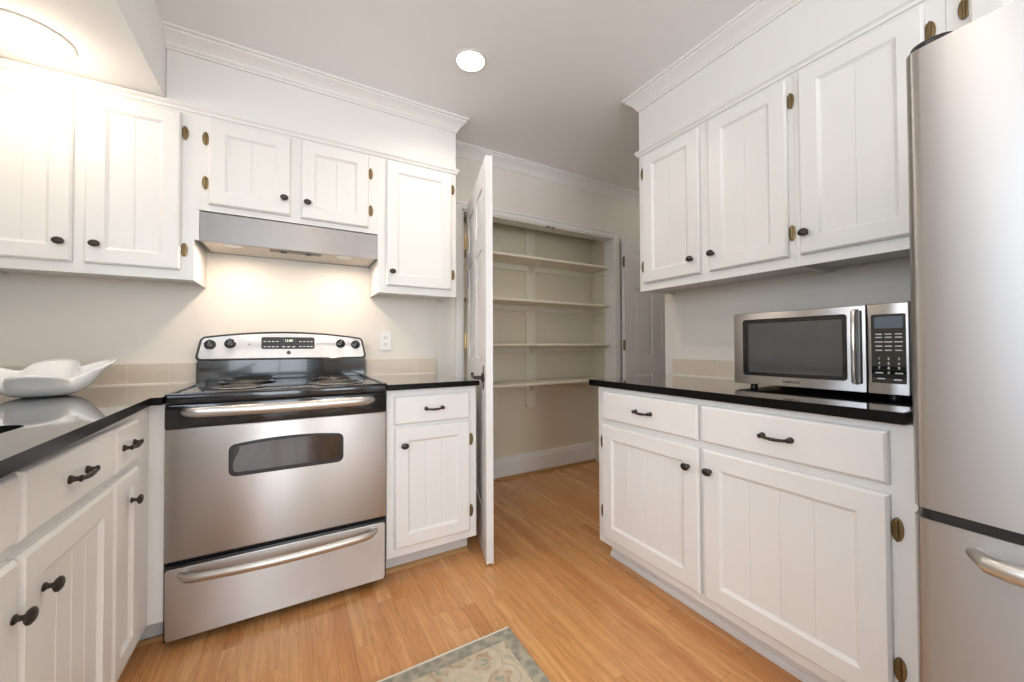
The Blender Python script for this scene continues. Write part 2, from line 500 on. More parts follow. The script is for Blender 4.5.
def sash(name, label, fn, a0, a1, z0, z1, na, nz):
    b = bm_new()
    def bx(p0, p1, q0, q1, t=.05):
        c0 = fn(p0, q0, -t/2); c1 = fn(p1, q1, t/2)
        box(b, min(c0[0], c1[0]), max(c0[0], c1[0]), min(c0[1], c1[1]), max(c0[1], c1[1]), q0, q1, .003, 1)
    f = .06
    bx(a0, a0+f, z0, z1); bx(a1-f, a1, z0, z1); bx(a0+f, a1-f, z0, z0+f); bx(a0+f, a1-f, z1-f, z1)
    for i in range(1, na):
        c = a0+f+(a1-a0-2*f)*i/na; bx(c-.012, c+.012, z0+f, z1-f, .03)
    for i in range(1, nz):
        c = z0+f+(z1-z0-2*f)*i/nz; bx(a0+f, a1-f, c-.012, c+.012, .03)
    struct(name, b, TRIM, label, 'window')
sash('window_1', 'white framed window over the sink', lambda a, z, t: (XL-.06+t, a, z), WY0, WY1, WZ0, WZ1, 2, 1)
sash('window_2', 'white framed glazed garden door behind the camera', lambda a, z, t: (a, YN-.05+t, z), DX0, DX1, 0.0, DZ, 2, 1)
sash('window_3', 'white framed garden window behind the camera', lambda a, z, t: (a, YN-.05+t, z), GX0, GX1, GZ0, GZ1, 2, 2)

# soffits above the wall cabinets
UZ0, UZ1 = 1.374, 2.150                           # wall cabinets
UY, UX = -.267, 2.067                             # their faces
b = bm_new(); box(b, -.098, 1.250, UY, -.001, UZ1+.002, ZC); struct('soffit', b, paint('soffit_white_paint', (.82, .80, .775), .55, .03, 120), 'cream boxed soffit above the range wall cabinets', 'soffit')
b = bm_new(); box(b, XL, -.100, -3.4, -.001, UZ1+.014, ZC)
struct('soffit', b, CEIL, 'lowered soffit over the sink run holding a recessed light', 'soffit')
b = bm_new(); box(b, UX, XR-.001, -3.3, -.970, UZ1+.002, ZC); struct('soffit', b, TRIM, 'white boxed soffit above the microwave wall cabinets', 'soffit')

CROWN = [(0, -.080), (.007, -.080), (.007, -.070), (.013, -.064), (.018, -.054), (.030, -.040), (.044, -.028), (.052, -.022), (.052, -.014), (.062, -.010), (.062, 0), (0, 0)]
b = bm_new(); moulding(b, CROWN, [(-.100, UY), (1.250, UY), (1.250, 0)], ZC)
struct('trim_1', b, TRIM, 'crown moulding along the soffit above the range cabinets', 'crown moulding')
b = bm_new(); moulding(b, CROWN, [(XR, -.970), (UX, -.970), (UX, -3.3)][::1], ZC)
struct('trim_2', b, TRIM, 'crown moulding along the soffit above the microwave', 'crown moulding')
b = bm_new(); moulding(b, CROWN, [(1.315, 0), (XH, 0)], ZC)
struct('trim_3', b, TRIM, 'crown moulding above the pantry opening', 'crown moulding')
SMALL = [(0, -.026), (.006, -.026), (.010, -.016), (.018, -.008), (.018, .002), (.010, .008), (0, .008)]
b = bm_new(); moulding(b, SMALL, [(XL, UY-.0005), (1.2505, UY-.0005), (1.2505, 0)], UZ1+.004)
struct('trim_4', b, TRIM, 'slim white moulding between range wall cabinets and soffit', 'trim')
b = bm_new(); moulding(b, SMALL, [(XR, -.9695), (UX-.0005, -.9695), (UX-.0005, -3.3)], UZ1+.004)
struct('trim_5', b, TRIM, 'slim white moulding between microwave wall cabinets and soffit', 'trim')
# pantry casing
b = bm_new()
CW = .068
def casing(x0, x1, z0, z1): box(b, x0, x1, -.020, 0, z0, z1, .004)
casing(PX1, PX1+CW, 0, PZ+.046); casing(PX0-CW+.02, PX0, 0, PZ+.046); casing(PX0, PX1, PZ, PZ+.046)
box(b, PX0-CW+.02, PX1+CW, -.027, 0, PZ+.034, PZ+.050, .004)
box(b, PX0, PX0+.012, -.012, .10, 0, PZ); box(b, PX1-.006, PX1, -.012, .10, 0, PZ); box(b, PX0, PX1, -.012, .10, PZ-.010, PZ)
struct('trim_6', b, TRIM, 'cream casing and jambs around the pantry opening', 'door casing')
b = bm_new()
BASEP = [(0, 0), (.016, 0), (.016, .135), (.011, .150), (.011, .162), (.006, .172), (0, .176)]
moulding(b, BASEP, [(PX0-.03, PY-.0005), (PX1+.02, PY-.0005)], 0.001)
struct('baseboard_pantry', b, TRIM, 'tall white baseboard along the pantry back wall', 'baseboard')
b = bm_new()
QR = [(0, 0), (.018, 0), (.016, .010), (.010, .016), (0, .019)]
moulding(b, QR, [(PX0-.03, PY-.017), (PX1+.02, PY-.017)], 0.001)
struct('trim_7', b, SHOE, 'oak shoe moulding along the pantry baseboard', 'shoe moulding')
b = bm_new()
moulding(b, BASEP, [(PX1+CW+.002, -.0005), (XH, -.0005)], 0.001)
struct('baseboard_hall', b, TRIM, 'white baseboard along the wall beyond the pantry', 'baseboard')

# ------------------------------------------------------------------ doors of the pantry
def six_panel(bm, wd, ht, t=.035):
    """slab from x 0..wd, y -t/2..t/2, z 0..ht with six raised panels on both faces"""
    rec = .007
    box(bm, .002, wd-.002, -t/2+rec, t/2-rec, .002, ht-.002)
    st, mid = .105, .095
    cols = [(st, (wd-mid)/2), ((wd+mid)/2, wd-st)]
    rows = [(.235, .835), (.985, 1.575), (1.675, ht-.115)]
    for s in (-1, 1):
        y0, y1 = (-t/2, -t/2+rec) if s < 0 else (t/2-rec, t/2)
        for x0, x1 in ((0, st), ((wd-mid)/2, (wd+mid)/2), (wd-st, wd)): box(bm, x0, x1, y0, y1, 0, ht)
        zs = [0] + [z for r in rows for z in r] + [ht]
        for i in range(0, len(zs), 2):
            for c in cols: box(bm, c[0], c[1], y0, y1, zs[i], zs[i+1])
        for c in cols:
            for r in rows:
                yb = s*(t/2-rec); yt = s*(t/2-.002)
                lo = [(c[0]+.012, r[0]+.012), (c[1]-.012, r[0]+.012), (c[1]-.012, r[1]-.012), (c[0]+.012, r[1]-.012)]
                hi = [(c[0]+.042, r[0]+.042), (c[1]-.042, r[0]+.042), (c[1]-.042, r[1]-.042), (c[0]+.042, r[1]-.042)]
                A = [bm.verts.new((p[0], yb, p[1])) for p in lo]; B = [bm.verts.new((p[0], yt, p[1])) for p in hi]
                fs = [bm.faces.new(B if s < 0 else B[::-1])]
                for i in range(4): fs.append(bm.faces.new((A[i], A[(i+1) % 4], B[(i+1) % 4], B[i])))
                bmesh.ops.recalc_face_normals(bm, faces=fs)


def butt_hinge(parent, x, y, z):
    b = bm_new()
    tube(b, [(x, y, z-.045), (x, y, z+.045)], .0065, 10)
    lathe(b, [(.008, 0), (.008, .004), (.004, .010), (0, .012)], (x, y, z+.045), (0, 0, 1), 10)
    lathe(b, [(.008, 0), (.008, .004), (.004, .010), (0, .012)], (x, y, z-.045), (0, 0, -1), 10)
    box(b, x-.030, x, y-.002, y+.001, z-.043, z+.043); box(b, x, x+.012, y+.006, y+.009, z-.043, z+.043)
    obj('hinge', b, BRASSL, parent, True, 'brass butt hinge')


HX, HY = 1.434, -.046
NX, NY = 1.2265, -.770
ang = math.degrees(math.atan2(NY-HY, NX-HX)); WD = math.hypot(NX-HX, NY-HY)
d1 = thing('door_1', 'white six-panel pantry door standing open beside the range counter', 'door', (HX, HY, .010), ang)
d1['kind'] = 'structure'
b = bm_new(); six_panel(b, WD, 2.012); obj('door_leaf', b, TRIM, d1)
for z in (.25, 1.10, 1.78): butt_hinge(d1, -.006, -.026, z)
# lever handles: one rose each side
for s, dx in ((-1, WD-.07),):
    b = bm_new()
    lathe(b, [(.027, 0), (.027, .004), (.022, .010), (.010, .013), (.009, .045), (0, .047)], (dx, s*.0175, .905), (0, s, 0), 20)
    box(b, dx-.013, dx+.013, s*.0175-.003, s*.0175+.003, .845, .965, .002)
    tube(b, [(dx, s*.060, .905), (dx-.03, s*.063, .906), (dx-.065, s*.064, .903), (dx-.095, s*.062, .909), (dx-.110, s*.060, .918)], [.009, .0085, .0075, .0075, .009], 10)
    obj('door_handle', b, BRONZE, d1, True, 'dark bronze lever handle')
b = bm_new()
for k, zz in ((0, .98),):
    lathe(b, [(.012, 0), (.012, .003), (.006, .006), (0, .006)], (WD-.30, -.0175, 1.0), (0, -1, 0), 14)
    lathe(b, [(.014, 0), (.014, .003), (.006, .006), (0, .006)], (WD-.17, -.0175, 1.0), (0, -1, 0), 14)
obj('screw_cap', b, TRIM, d1, True)

d2 = thing('door_2', 'white panelled pantry door folded back against the wall past the opening', 'door', (2.897, -.048, .010), -4)
d2['kind'] = 'structure'
b = bm_new(); six_panel(b, .74, 2.012); obj('door_leaf', b, TRIM, d2)
for z in (.25, 1.07, 1.80):
    b = bm_new(); tube(b, [(-.006, -.020, z-.045), (-.006, -.020, z+.045)], .0065, 10)
    box(b, -.02, 0, -.018, -.016, z-.043, z+.043)
    obj('hinge', b, BRASS, d2, True, 'dull brass butt hinge')

# ------------------------------------------------------------------ pantry shelves
zs = [1.768, 1.430, 1.088, .780]
nm = ['topmost shelf across the pantry just under its header', 'second pantry shelf down from the header, above eye level',
      'third pantry shelf down, level with the door latch side of the microwave', 'lowest pantry shelf with open wall and one bracket below it']
nm[2] = 'third pantry shelf down, between the eye-level shelf and the lowest one'
for z, l in zip(zs, nm):
    t = thing('pantry_shelf', l, 'shelf', (PX0, PY, z), 0, 'shelves in the pantry')
    L = PX1-PX0
    b = bm_new(); box(b, -.026, L-.0065, -.255, -.024, -.011, .008, .003); obj('shelf_board', b, SHELFM, t)
    b = bm_new(); box(b, -.026, L+.016, -.022, -.001, -.060, -.0115, .002)
    obj('wall_cleat', b, SHELFM, t)
    b = bm_new(); box(b, L+.000, L+.018, -.235, -.026, -.052, -.0115, .002); obj('side_cleat', b, SHELFM, t)
    b = bm_new()
    x = .735
    prism(b, [(-.022, -.012), (-.15, -.012), (-.15, -.020), (-.035, -.075), (-.022, -.085)], lambda a, c, t_: (t_, a, c), x-.011, x+.011)
    obj('bracket', b, SHELFM, t)
b = bm_new(); box(b, 2.09, 2.18, PY-.019, PY-.0005, .56, PZ+.3, .002)
struct('trim_8', b, SHELFM, 'flat upright batten on the pantry back wall behind the shelves', 'batten')
b = bm_new()
for x in (2.115, 2.165): box(b, x-.018, x+.018, -.026, -.006, PZ-.0135, PZ-.0103, .001)
tag(obj('catch_plate', b, INK), 'small dark door catch plate under the pantry header', 'catch plate')

# ------------------------------------------------------------------ cabinets
def door_mesh(bm, x0, x1, z0, z1, fw, grooves, t=.021):
    """framed door, front towards -y, back face at y=0"""
    e, d = .007, .009
    def loop(i, y): return [bm.verts.new(p) for p in ((x0+i, y, z0+i), (x1-i, y, z0+i), (x1-i, y, z1-i), (x0+i, y, z1-i))]
    Ls = [loop(0, -.0004), loop(0, -t+.008), loop(.003, -t+.004), loop(e, -t), loop(fw, -t), loop(fw+.003, -t+.003), loop(fw+.011, -t+d)]
    fs = [bm.faces.new(Ls[0])]
    for a, c in zip(Ls, Ls[1:]):
        for i in range(4): fs.append(bm.faces.new((a[i], a[(i+1) % 4], c[(i+1) % 4], c[i])))
    px0, px1, pz0, pz1 = x0+fw+.011, x1-fw-.011, z0+fw+.011, z1-fw-.011
    xs = [(px0, 0)]
    for k in range(1, grooves+1):
        g = px0 + (px1-px0)*k/(grooves+1)
        xs += [(g-.0022, 0), (g, .0024), (g+.0022, 0)]
    xs.append((px1, 0))
    lo = [bm.verts.new((x, -t+d+q, pz0)) for x, q in xs]; hi = [bm.verts.new((x, -t+d+q, pz1)) for x, q in xs]
    for i in range(len(xs)-1): fs.append(bm.faces.new((lo[i], lo[i+1], hi[i+1], hi[i])))
    bmesh.ops.recalc_face_normals(bm, faces=fs)


def slab_mesh(bm, x0, x1, z0, z1, t=.021):
    def loop(i, y): return [bm.verts.new(p) for p in ((x0+i, y, z0+i), (x1-i, y, z0+i), (x1-i, y, z1-i), (x0+i, y, z1-i))]
    Ls = [loop(0, -.0004), loop(0, -t+.009), loop(.003, -t+.004), loop(.008, -t)]
    fs = [bm.faces.new(Ls[0]), bm.faces.new(Ls[-1])]
    for a, c in zip(Ls, Ls[1:]):
        for i in range(4): fs.append(bm.faces.new((a[i], a[(i+1) % 4], c[(i+1) % 4], c[i])))
    bmesh.ops.recalc_face_normals(bm, faces=fs)


def knob(parent, x, z, y=-.021, s=1.0):
    b = bm_new()
    p = [(.0095, 0), (.0095, .003), (.0062, .006), (.0052, .013), (.0062, .017), (.0125, .020), (.0165, .0245), (.0165, .028), (.0125, .032), (.006, .034), (0, .0345)]
    lathe(b, [(r*s, h*s*.78) for r, h in p], (x, y, z), (0, -1, 0), 18, .84, 1.05)
    return obj('knob', b, BRONZE, parent, True, 'dark bronze oval knob')


def pull(parent, x, z, y=-.021, hw=.040):
    b = bm_new()
    for s in (-1, 1):
        lathe(b, [(.0095, 0), (.0095, .003), (.006, .006), (.0050, .014), (.0075, .017), (.0075, .020), (0, .023)], (x+s*hw, y, z), (0, -1, 0), 14)
    pts = []; rad = []
    for i in range(17):
        a = -1 + 2*i/16
        pts.append((x+a*hw, y-.017-.003*(1-a*a), z-.004*(1-a*a)))
        rad.append(.0042 + .0014*(1-abs(a)) + .0007*math.sin(i*2.4))
    tube(b, pts, rad, 9)
    return obj('pull', b, BRONZE, parent, True, 'dark bronze bar pull')


def hinge(parent, x, z, y=-.0015, h=.062):
    b = bm_new()
    pts = []
    for i in range(20):
        a = 2*math.pi*i/20
        pts.append((x + .0125*math.cos(a)*(1 if abs(math.sin(a)) < .9 else .8), z + h/2*math.sin(a)))
    prism(b, pts, lambda p, q, t: (p, t, q), y-.0035, y+.001, .001)
    tube(b, [(x, y-.005, z-h*.36), (x, y-.005, z+h*.36)], .0042, 8)
    for s in (-1, 1): lathe(b, [(.0045, 0), (.003, .006), (0, .009)], (x, y-.005, z+s*h*.36), (0, 0, s), 8)
    return obj('hinge', b, BRASS, parent, True, 'antique brass hinge')


def cab_door(parent, x0, x1, z0, z1, kx, kz, hx, hzs, grooves=1, fw=.060, label=None):
    b = bm_new(); door_mesh(b, x0, x1, z0, z1, fw, grooves)
    d = obj('door', b, WHITE, parent, False, label)
    if kx is not None: knob(d, kx, kz)
    for z in hzs: hinge(d, hx, z)
    return d


def drawer(parent, x0, x1, z0, z1, has_pull=True):
    b = bm_new(); slab_mesh(b, x0, x1, z0, z1)
    d = obj('drawer', b, WHITE, parent)
    if has_pull: pull(d, (x0+x1)/2, (z0+z1)/2)
    return d


def upper_body(parent, x0, x1, depth, z0, z1, rail=.018):
    b = bm_new()
    box(b, x0, x1, .018, depth-.002, z0+rail, z1, 0)
    # face frame and sides drop below the floor of the cabinet
    box(b, x0, x1, 0, .0185, z0, z1)
    box(b, x0, x0+.018, .018, depth-.002, z0, z0+rail, 0); box(b, x1-.018, x1, .018, depth-.002, z0, z0+rail, 0)
    return obj('carcass', b, WHITE, parent)


DZ0, DZ1 = 1.414, 2.112
# over the sink corner: two doors
OX = XL+.003
c = thing('wall_cabinet', 'white wall cabinet with two tall doors under the lowered soffit', 'cabinet', (0, UY, UZ0), 0, 'wall cabinets on the range wall')
H0 = -UZ0
upper_body(c, OX, .0024, -UY, 0, UZ1-UZ0, .020)
cab_door(c, -.640, -.374, DZ0+H0, DZ1+H0, -.402, 1.489+H0, -.650, (1.506+H0, 2.028+H0), 1)
cab_door(c, -.340, -.043, DZ0+H0, DZ1+H0, -.303, 1.491+H0, -.032, (1.506+H0, 2.028+H0), 1)
# above the hood
c = thing('wall_cabinet', 'short white two-door wall cabinet directly above the range hood', 'cabinet', (0, UY, 1.694), 0, 'wall cabinets on the range wall')
H = -1.694
b = bm_new(); box(b, .0025, .7915, 0, -UY-.002, 0, UZ1+H); box(b, .0025, .0185, .001, .020, -.136, 0); box(b, .7895, .7915, .001, .020, -.136, 0); obj('carcass', b, WHITE, c)
cab_door(c, .053, .375, 1.722+H, 2.112+H, .348, 1.801+H, .040, (1.820+H, 2.022+H), 1)
cab_door(c, .419, .741, 1.719+H, 2.116+H, .448, 1.797+H, .753, (1.817+H, 2.020+H), 1)
# beside the pantry door
c = thing('wall_cabinet', 'white single-door wall cabinet between the range hood and the open pantry door', 'cabinet', (0, UY, UZ0), 0, 'wall cabinets on the range wall')
upper_body(c, .792, 1.250, -UY, 0, UZ1-UZ0, .020)
cab_door(c, .834, 1.216, DZ0+H0, DZ1+H0+.004, .864, 1.491+H0, 1.228, (1.508+H0, 2.028+H0), 0)

# above the microwave
UD = XR-UX
c = thing('wall_cabinet', 'white wall cabinet with a pair of doors at the hall end above the microwave counter', 'cabinet', (UX, -.970, UZ0), -90, 'wall cabinets on the microwave wall')
upper_body(c, 0, .758, UD, 0, UZ1-UZ0, .020)
cab_door(c, .036, .368, DZ0+H0, DZ1+H0, .330, 1.488+H0, .025, (1.508+H0, 2.024+H0), 1)
cab_door(c, .416, .738, DZ0+H0, DZ1+H0, .435, 1.493+H0, .748, (1.506+H0, 2.022+H0), 1)
c = thing('wall_cabinet', 'white single-door wall cabinet above the microwave, next to the fridge', 'cabinet', (UX, -.970-.7585, UZ0), -90, 'wall cabinets on the microwave wall')
upper_body(c, 0, .396, UD, 0, UZ1-UZ0, .020)
cab_door(c, .020, .354, DZ0+H0, DZ1+H0, .040, 1.492+H0, .364, (1.506+H0, 2.024+H0), 1)
c = thing('wall_cabinet', 'white cabinet above the stainless fridge, mostly hidden by it', 'cabinet', (UX, -.970-1.155, 1.80), -90, 'wall cabinets on the microwave wall')
b = bm_new(); box(b, 0, .95, 0, UD-.002, 0, UZ1-1.80, .001, 1); obj('carcass', b, WHITE, c)
cab_door(c, .046, .46, .055, DZ1-1.80, .43, .10, .036, (2.040-1.80, 1.958-1.80), 1)
cab_door(c, .50, .91, .055, DZ1-1.80, .53, .10, .922, (2.040-1.80, 1.958-1.80), 1)

# base cabinets
CT = .872                                           # underside of the stone tops
def base_body(parent, x0, x1, depth, kick_in=.09, zk=.100, kick0=0.0, kick1=0.0, kickm=KICK, hollow=False):
    b = bm_new()
    if hollow:
        box(b, x0, x1, 0, .019, zk, CT-.001); box(b, x0, x0+.018, .019, depth, zk, CT-.001); box(b, x1-.018, x1, .019, depth, zk, CT-.001)
        box(b, x0+.018, x1-.018, .019, depth, zk, zk+.018); box(b, x0+.018, x1-.018, depth-.006, depth, zk+.018, CT-.001)
    else: box(b, x0, x1, 0, depth, zk, CT-.001, .0015, 1)
    obj('carcass', b, WHITE, parent)
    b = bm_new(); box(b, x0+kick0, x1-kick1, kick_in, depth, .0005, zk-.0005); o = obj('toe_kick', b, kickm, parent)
    return o

c = thing('base_cabinet', 'long white base cabinet with two drawers and two doors beneath the microwave', 'cabinet', (1.727, -.9966, 0), -90)
k = base_body(c, 0, 1.132, XR-1.727-.002, .085, .102, .0, 0, TRIM)
b = bm_new(); moulding(b, [(0, 0), (.012, 0), (.010, .012), (.006, .022), (0, .024)], [(.0, .085), (1.132, .085)], .001); obj('shoe_strip', b, TRIM, k)
cab_door(c, .042, .556, .143, .688, .514, .610, .030, (.26, .60), 3, .062)
cab_door(c, .573, 1.083, .143, .688, .602, .614, 1.094, (.250, .602), 3, .062)
drawer(c, .047, .553, .714, .850); drawer(c, .567, 1.083, .714, .850)

c = thing('base_cabinet', 'small white base cabinet with one drawer and one door beside the stainless range', 'cabinet', (0, -.6437, 0), 0)
k = base_body(c, .762, 1.2114, .640, .075, .100, 0, .020)
b = bm_new(); moulding(b, QR, [(.762, .0745), (1.190, .0745)], .001); obj('shoe_strip', b, SHOE, k, False, 'oak shoe moulding')
cab_door(c, .795, 1.168, .143, .695, .837, .615, 1.180, (.237, .600), 2)
drawer(c, .794, 1.168, .711, .843)

LX = -.050
c = thing('base_cabinet', 'narrow white corner base cabinet between the range and the sink cabinet', 'cabinet', (LX, -1.006, 0), 90)
b = bm_new(); box(b, 0, .360, 0, .615, .100, CT-.001, .0015, 1)
box(b, .3602, .385, -.0425, .20, .100, CT-.001); obj('carcass', b, WHITE, c)
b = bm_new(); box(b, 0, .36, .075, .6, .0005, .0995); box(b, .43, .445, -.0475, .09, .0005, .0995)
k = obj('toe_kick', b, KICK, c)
b = bm_new(); box(b, .414, .4295, -.0475, .09, .001, .019, .003); obj('shoe_strip', b, SHOE, k, False, 'oak shoe moulding')
cab_door(c, .006, .190, .150, .700, .120, .615, -.2, (), 0, .045)
drawer(c, .006, .188, .722, .848, True)
c = thing('base_cabinet', 'white two-door sink base cabinet beneath the black stone counter', 'cabinet', (LX, -1.950, 0), 90)
base_body(c, 0, .943, .615, .075, hollow=True)
cab_door(c, .124, .530, .143, .697, .513, .599, -.2, (), 3)
cab_door(c, .541, .938, .143, .697, .605, .606, -.2, (), 3)
drawer(c, .124, .528, .724, .850, False); drawer(c, .538, .938, .722, .850)
c = thing('base_cabinet', 'white base cabinet nearest the camera along the sink run', 'cabinet', (LX, -3.10, 0), 90)
base_body(c, 0, 1.148, .615, .075)
cab_door(c, .03, .60, .143, .697, .57, .60, -.2, (), 3); cab_door(c, .64, 1.12, .143, .697, .67, .60, -.2, (), 3)
drawer(c, .03, .60, .722, .850); drawer(c, .64, 1.12, .722, .850)

# ------------------------------------------------------------------ stone tops and backsplashes
CZ = .903
def slab(bm, pts, z0, z1, holes=None):
    prism(bm, pts, lambda a, c_, t: (a, c_, t), z0, z1, .003)
b = bm_new(); slab(b, [(1.703, -2.114), (XR-.002, -2.114), (XR-.002, -.953), (1.703, -.953)], CT, CZ)
tag(stone_top(obj('countertop', b, GRAN)), 'black stone countertop under the microwave', 'countertop')
b = bm_new(); slab(b, [(.762, -.674), (1.2165, -.674), (1.2165, -.002), (.762, -.002)], CT-.005+.006, CZ-.003)
tag(stone_top(obj('countertop', b, GRAN)), 'short black stone countertop between the range and the pantry door', 'countertop')
# sink run, with the sink cut out
b = bm_new()
E0, E1 = -.036, .004
ex = lambda y: E0 + (E1-E0)*(-.69-y)/(.88)
SY0, SY1, SX0, SX1 = -1.90, -1.145, -.56, -.122
zt = CZ-.004
def quadslab(p): slab(b, p, CT, zt)
b2 = b
verts_o = [(XL+.002, -.002), (-.0065, -.002), (-.0065, -.690), (E0, -.690), (ex(-1.6), -1.6), (ex(-1.6), -3.11), (XL+.002, -3.11)]
hole = rrect(SX0, SX1, SY0, SY1, .05, 5)
def face_with_hole(bm, z, up):
    vo = [bm.verts.new((x, y, z)) for x, y in verts_o]; vh = [bm.verts.new((x, y, z)) for x, y in hole]
    es = [bm.edges.new((vo[i], vo[(i+1) % len(vo)])) for i in range(len(vo))]
    es += [bm.edges.new((vh[i], vh[(i+1) % len(vh)])) for i in range(len(vh))]
    bmesh.ops.triangle_fill(bm, use_beauty=True, use_dissolve=False, edges=es, normal=(0, 0, 1 if up else -1))
    return vo, vh
to, th = face_with_hole(b, zt, True); bo, bh = face_with_hole(b, CT, False)
for A, B in ((to, bo), (th, bh)):
    for i in range(len(A)): b.faces.new((A[i], A[(i+1) % len(A)], B[(i+1) % len(B)], B[i]))
bmesh.ops.recalc_face_normals(b, faces=b.faces[:])
tag(stone_top(obj('countertop', b, GRAN)), 'long black stone countertop with the sink and white bowl', 'countertop')
# sink basin
sk = bm_new()
lp = [rrect(SX0-.004, SX1+.004, SY0-.004, SY1+.004, .054, 5), rrect(SX0, SX1, SY0, SY1, .05, 5), rrect(SX0+.012, SX1-.012, SY0+.012, SY1-.012, .05, 5), rrect(SX0+.06, SX1-.06, SY0+.06, SY1-.06, .03, 5)]
zz = [CT-.002, CT-.002, .70, .69]
rg = [[sk.verts.new((x, y, z)) for x, y in l] for l, z in zip(lp, zz)]
for a, c_ in zip(rg, rg[1:]):
    for i in range(len(a)): sk.faces.new((a[i], a[(i+1) % len(a)], c_[(i+1) % len(a)], c_[i]))
sk.faces.new(rg[-1]); bmesh.ops.recalc_face_normals(sk, faces=sk.faces[:])
for f in sk.faces: f.normal_flip()
t = thing('sink', 'dark undermount sink basin cut into the black stone counter', 'sink', (0, 0, 0))
obj('basin', sk, SINKM, t, True)
b = bm_new(); lathe(b, [(.045, 0), (.045, .003), (.03, .004), (.026, -.002), (0, -.002)], (-.34, -1.54, .691), (0, 0, 1), 24); obj('drain', b, CHROME, t, True)

CAULK = flat('pale_caulk', (.80, .74, .65), .5, 0, 0, .02)
def backsplash(x0, x1, y0, y1, z0, z1, label, axis):
    b = bm_new(); box(b, x0, x1, y0, y1, z0, z1, .002)
    o = tag(obj('backsplash', b, TILE), label, 'backsplash')
    b = bm_new()
    if axis == 'x': prism(b, [(y0-.006, z0+.0005), (y0+.001, z0+.0005), (y0+.001, z0+.0065)], lambda a, c_, t: (t, a, c_), x0, x1)
    else: prism(b, [(x0-.006, z0+.0005), (x0+.001, z0+.0005), (x0+.001, z0+.0065)], lambda a, c_, t: (a, t, c_), y0, y1)
    obj('caulk_bead', b, CAULK, o, False, 'pale caulk bead')
backsplash(XL+.002, -.030, -.020, -.001, zt, .997, 'low beige stone backsplash behind the white bowl', 'x')
backsplash(.770, 1.205, -.020, -.001, CZ-.003, .997, 'short beige stone backsplash between the range and pantry door', 'x')
backsplash(XR-.021, XR-.001, -2.114, -.978, CZ, .995, 'low beige stone backsplash behind the microwave', 'y')

# ------------------------------------------------------------------ range
RW = .757
r = thing('range', 'stainless freestanding electric range with black coil cooktop', 'stove', (0, 0, 0))
b = bm_new(); box(b, .001, RW-.001, -.640, -.025, .030, .870)
for x in (.05, RW-.05):
    for y in (-.60, -.08): lathe(b, [(.018, 0), (.018, .03)], (x, y, .0005), (0, 0, 1), 12)
obj('body', b, BLACKP, r)
# cooktop
b = bm_new(); box(b, -.003, RW, -.676, -.075, .868, .904, .008, 3)
box(b, -.003, RW, -.676, -.660, .898, .909, .004); box(b, 0, .018, -.66, -.09, .898, .909, .004); box(b, RW-.018, RW, -.66, -.09, .898, .909, .004)
ck = obj('cooktop', b, BLACK, r, True)
for (x, y, rad) in ((.195, -.20, .098), (.570, -.20, .078), (.195, -.49, .078), (.570, -.49, .098)):
    b = bm_new()
    lathe(b, [(rad+.016, .0), (rad+.020, .004), (rad+.013, .006), (rad+.004, .003), (rad*.5, -.001), (.012, -.002), (0, -.002)], (x, y, .9045), (0, 0, 1), 40)
    bn = obj('drip_pan', b, CHROME, ck, True, 'chrome drip pan')
    b = bm_new(); pts = []
    for i in range(150):
        a = i*2*math.pi/34; rr = .016 + (rad-.016)*i/149
        pts.append((x+rr*math.cos(a), y+rr*math.sin(a), .9095))
    tube(b, pts, .0036, 6)
    obj('burner_coil', b, COIL, ck, True, 'dark spiral burner coil')
# backguard
bgd = bm_new()
box(bgd, -.015, RW-.005, -.088, -.020, .900, 1.030, .004)
side = [(-.092, 1.012), (-.118, 1.024), (-.100, 1.128), (-.060, 1.132), (-.020, 1.120), (-.020, 1.0)]
def bgp(bm, x0, x1, zlow, zhi, arch, y0, y1, m, n=16):
    """slanted console: front leans back, top edge arched"""
    xs = [x0 + (x1-x0)*i/n for i in range(n+1)]
    fr = []
    for x in xs:
        s = (x-x0)/(x1-x0); zt_ = zhi + arch*4*s*(1-s)
        fr.append([(x, y0, zlow), (x, y0+.020, zt_), (x, y1, zt_), (x, y1, zlow)])
    V = [[bm.verts.new(p) for p in f] for f in fr]
    fs = [bm.faces.new(V[0]), bm.faces.new(V[-1])]
    for a, c_ in zip(V, V[1:]):
        for i in range(4): fs.append(bm.faces.new((a[i], c_[i], c_[(i+1) % 4], a[(i+1) % 4])))
    bmesh.ops.recalc_face_normals(bm, faces=fs)
BX0, BX1 = -.023, RW+.001
def trap(a, c_): return (BX0+BX1)/2 + (a-(BX0+BX1)/2)*(1-.055*(c_-1.010)/.12)
prism(bgd, rrect(BX0, BX1, 1.008, 1.128, .024, 5, .028), lambda a, c_, t: (trap(a, c_), -.1120+.020*(c_-1.016)/.12+t, c_), 0, .085, .004)
bg_ = obj('backguard', bgd, BLACK, r)
def cp(x, z, off=0):                                # point on the slanted console face
    return (x, -.1120 + .020*(z-1.016)/.12 - off, z)
b = bm_new()
face = []
x0, x1 = -.012, RW-.010
pts = rrect(x0, x1, 1.018, 1.119, .016, 4, .027)
prism(b, pts, lambda a, c_, t: cp(trap(a, c_), c_, t), -.001, .002)
fc = obj('control_panel', b, STEEL, bg_, False, 'stainless control panel')
for x, z in ((.036, 1.086), (.116, 1.091), (.620, 1.091), (.699, 1.086)):
    b = bm_new()
    lathe(b, [(.024, 0), (.024, .004), (.020, .007), (.018, .018), (.012, .021), (0, .021)], cp(x, z, .002), (0, -1, .16), 24)
    box(b, x-.004, x+.004, cp(x, z)[1]-.029, cp(x, z)[1]-.018, z-.020, z+.026, .002)
    obj('burner_knob', b, BLACK, bg_, True, 'black burner knob')
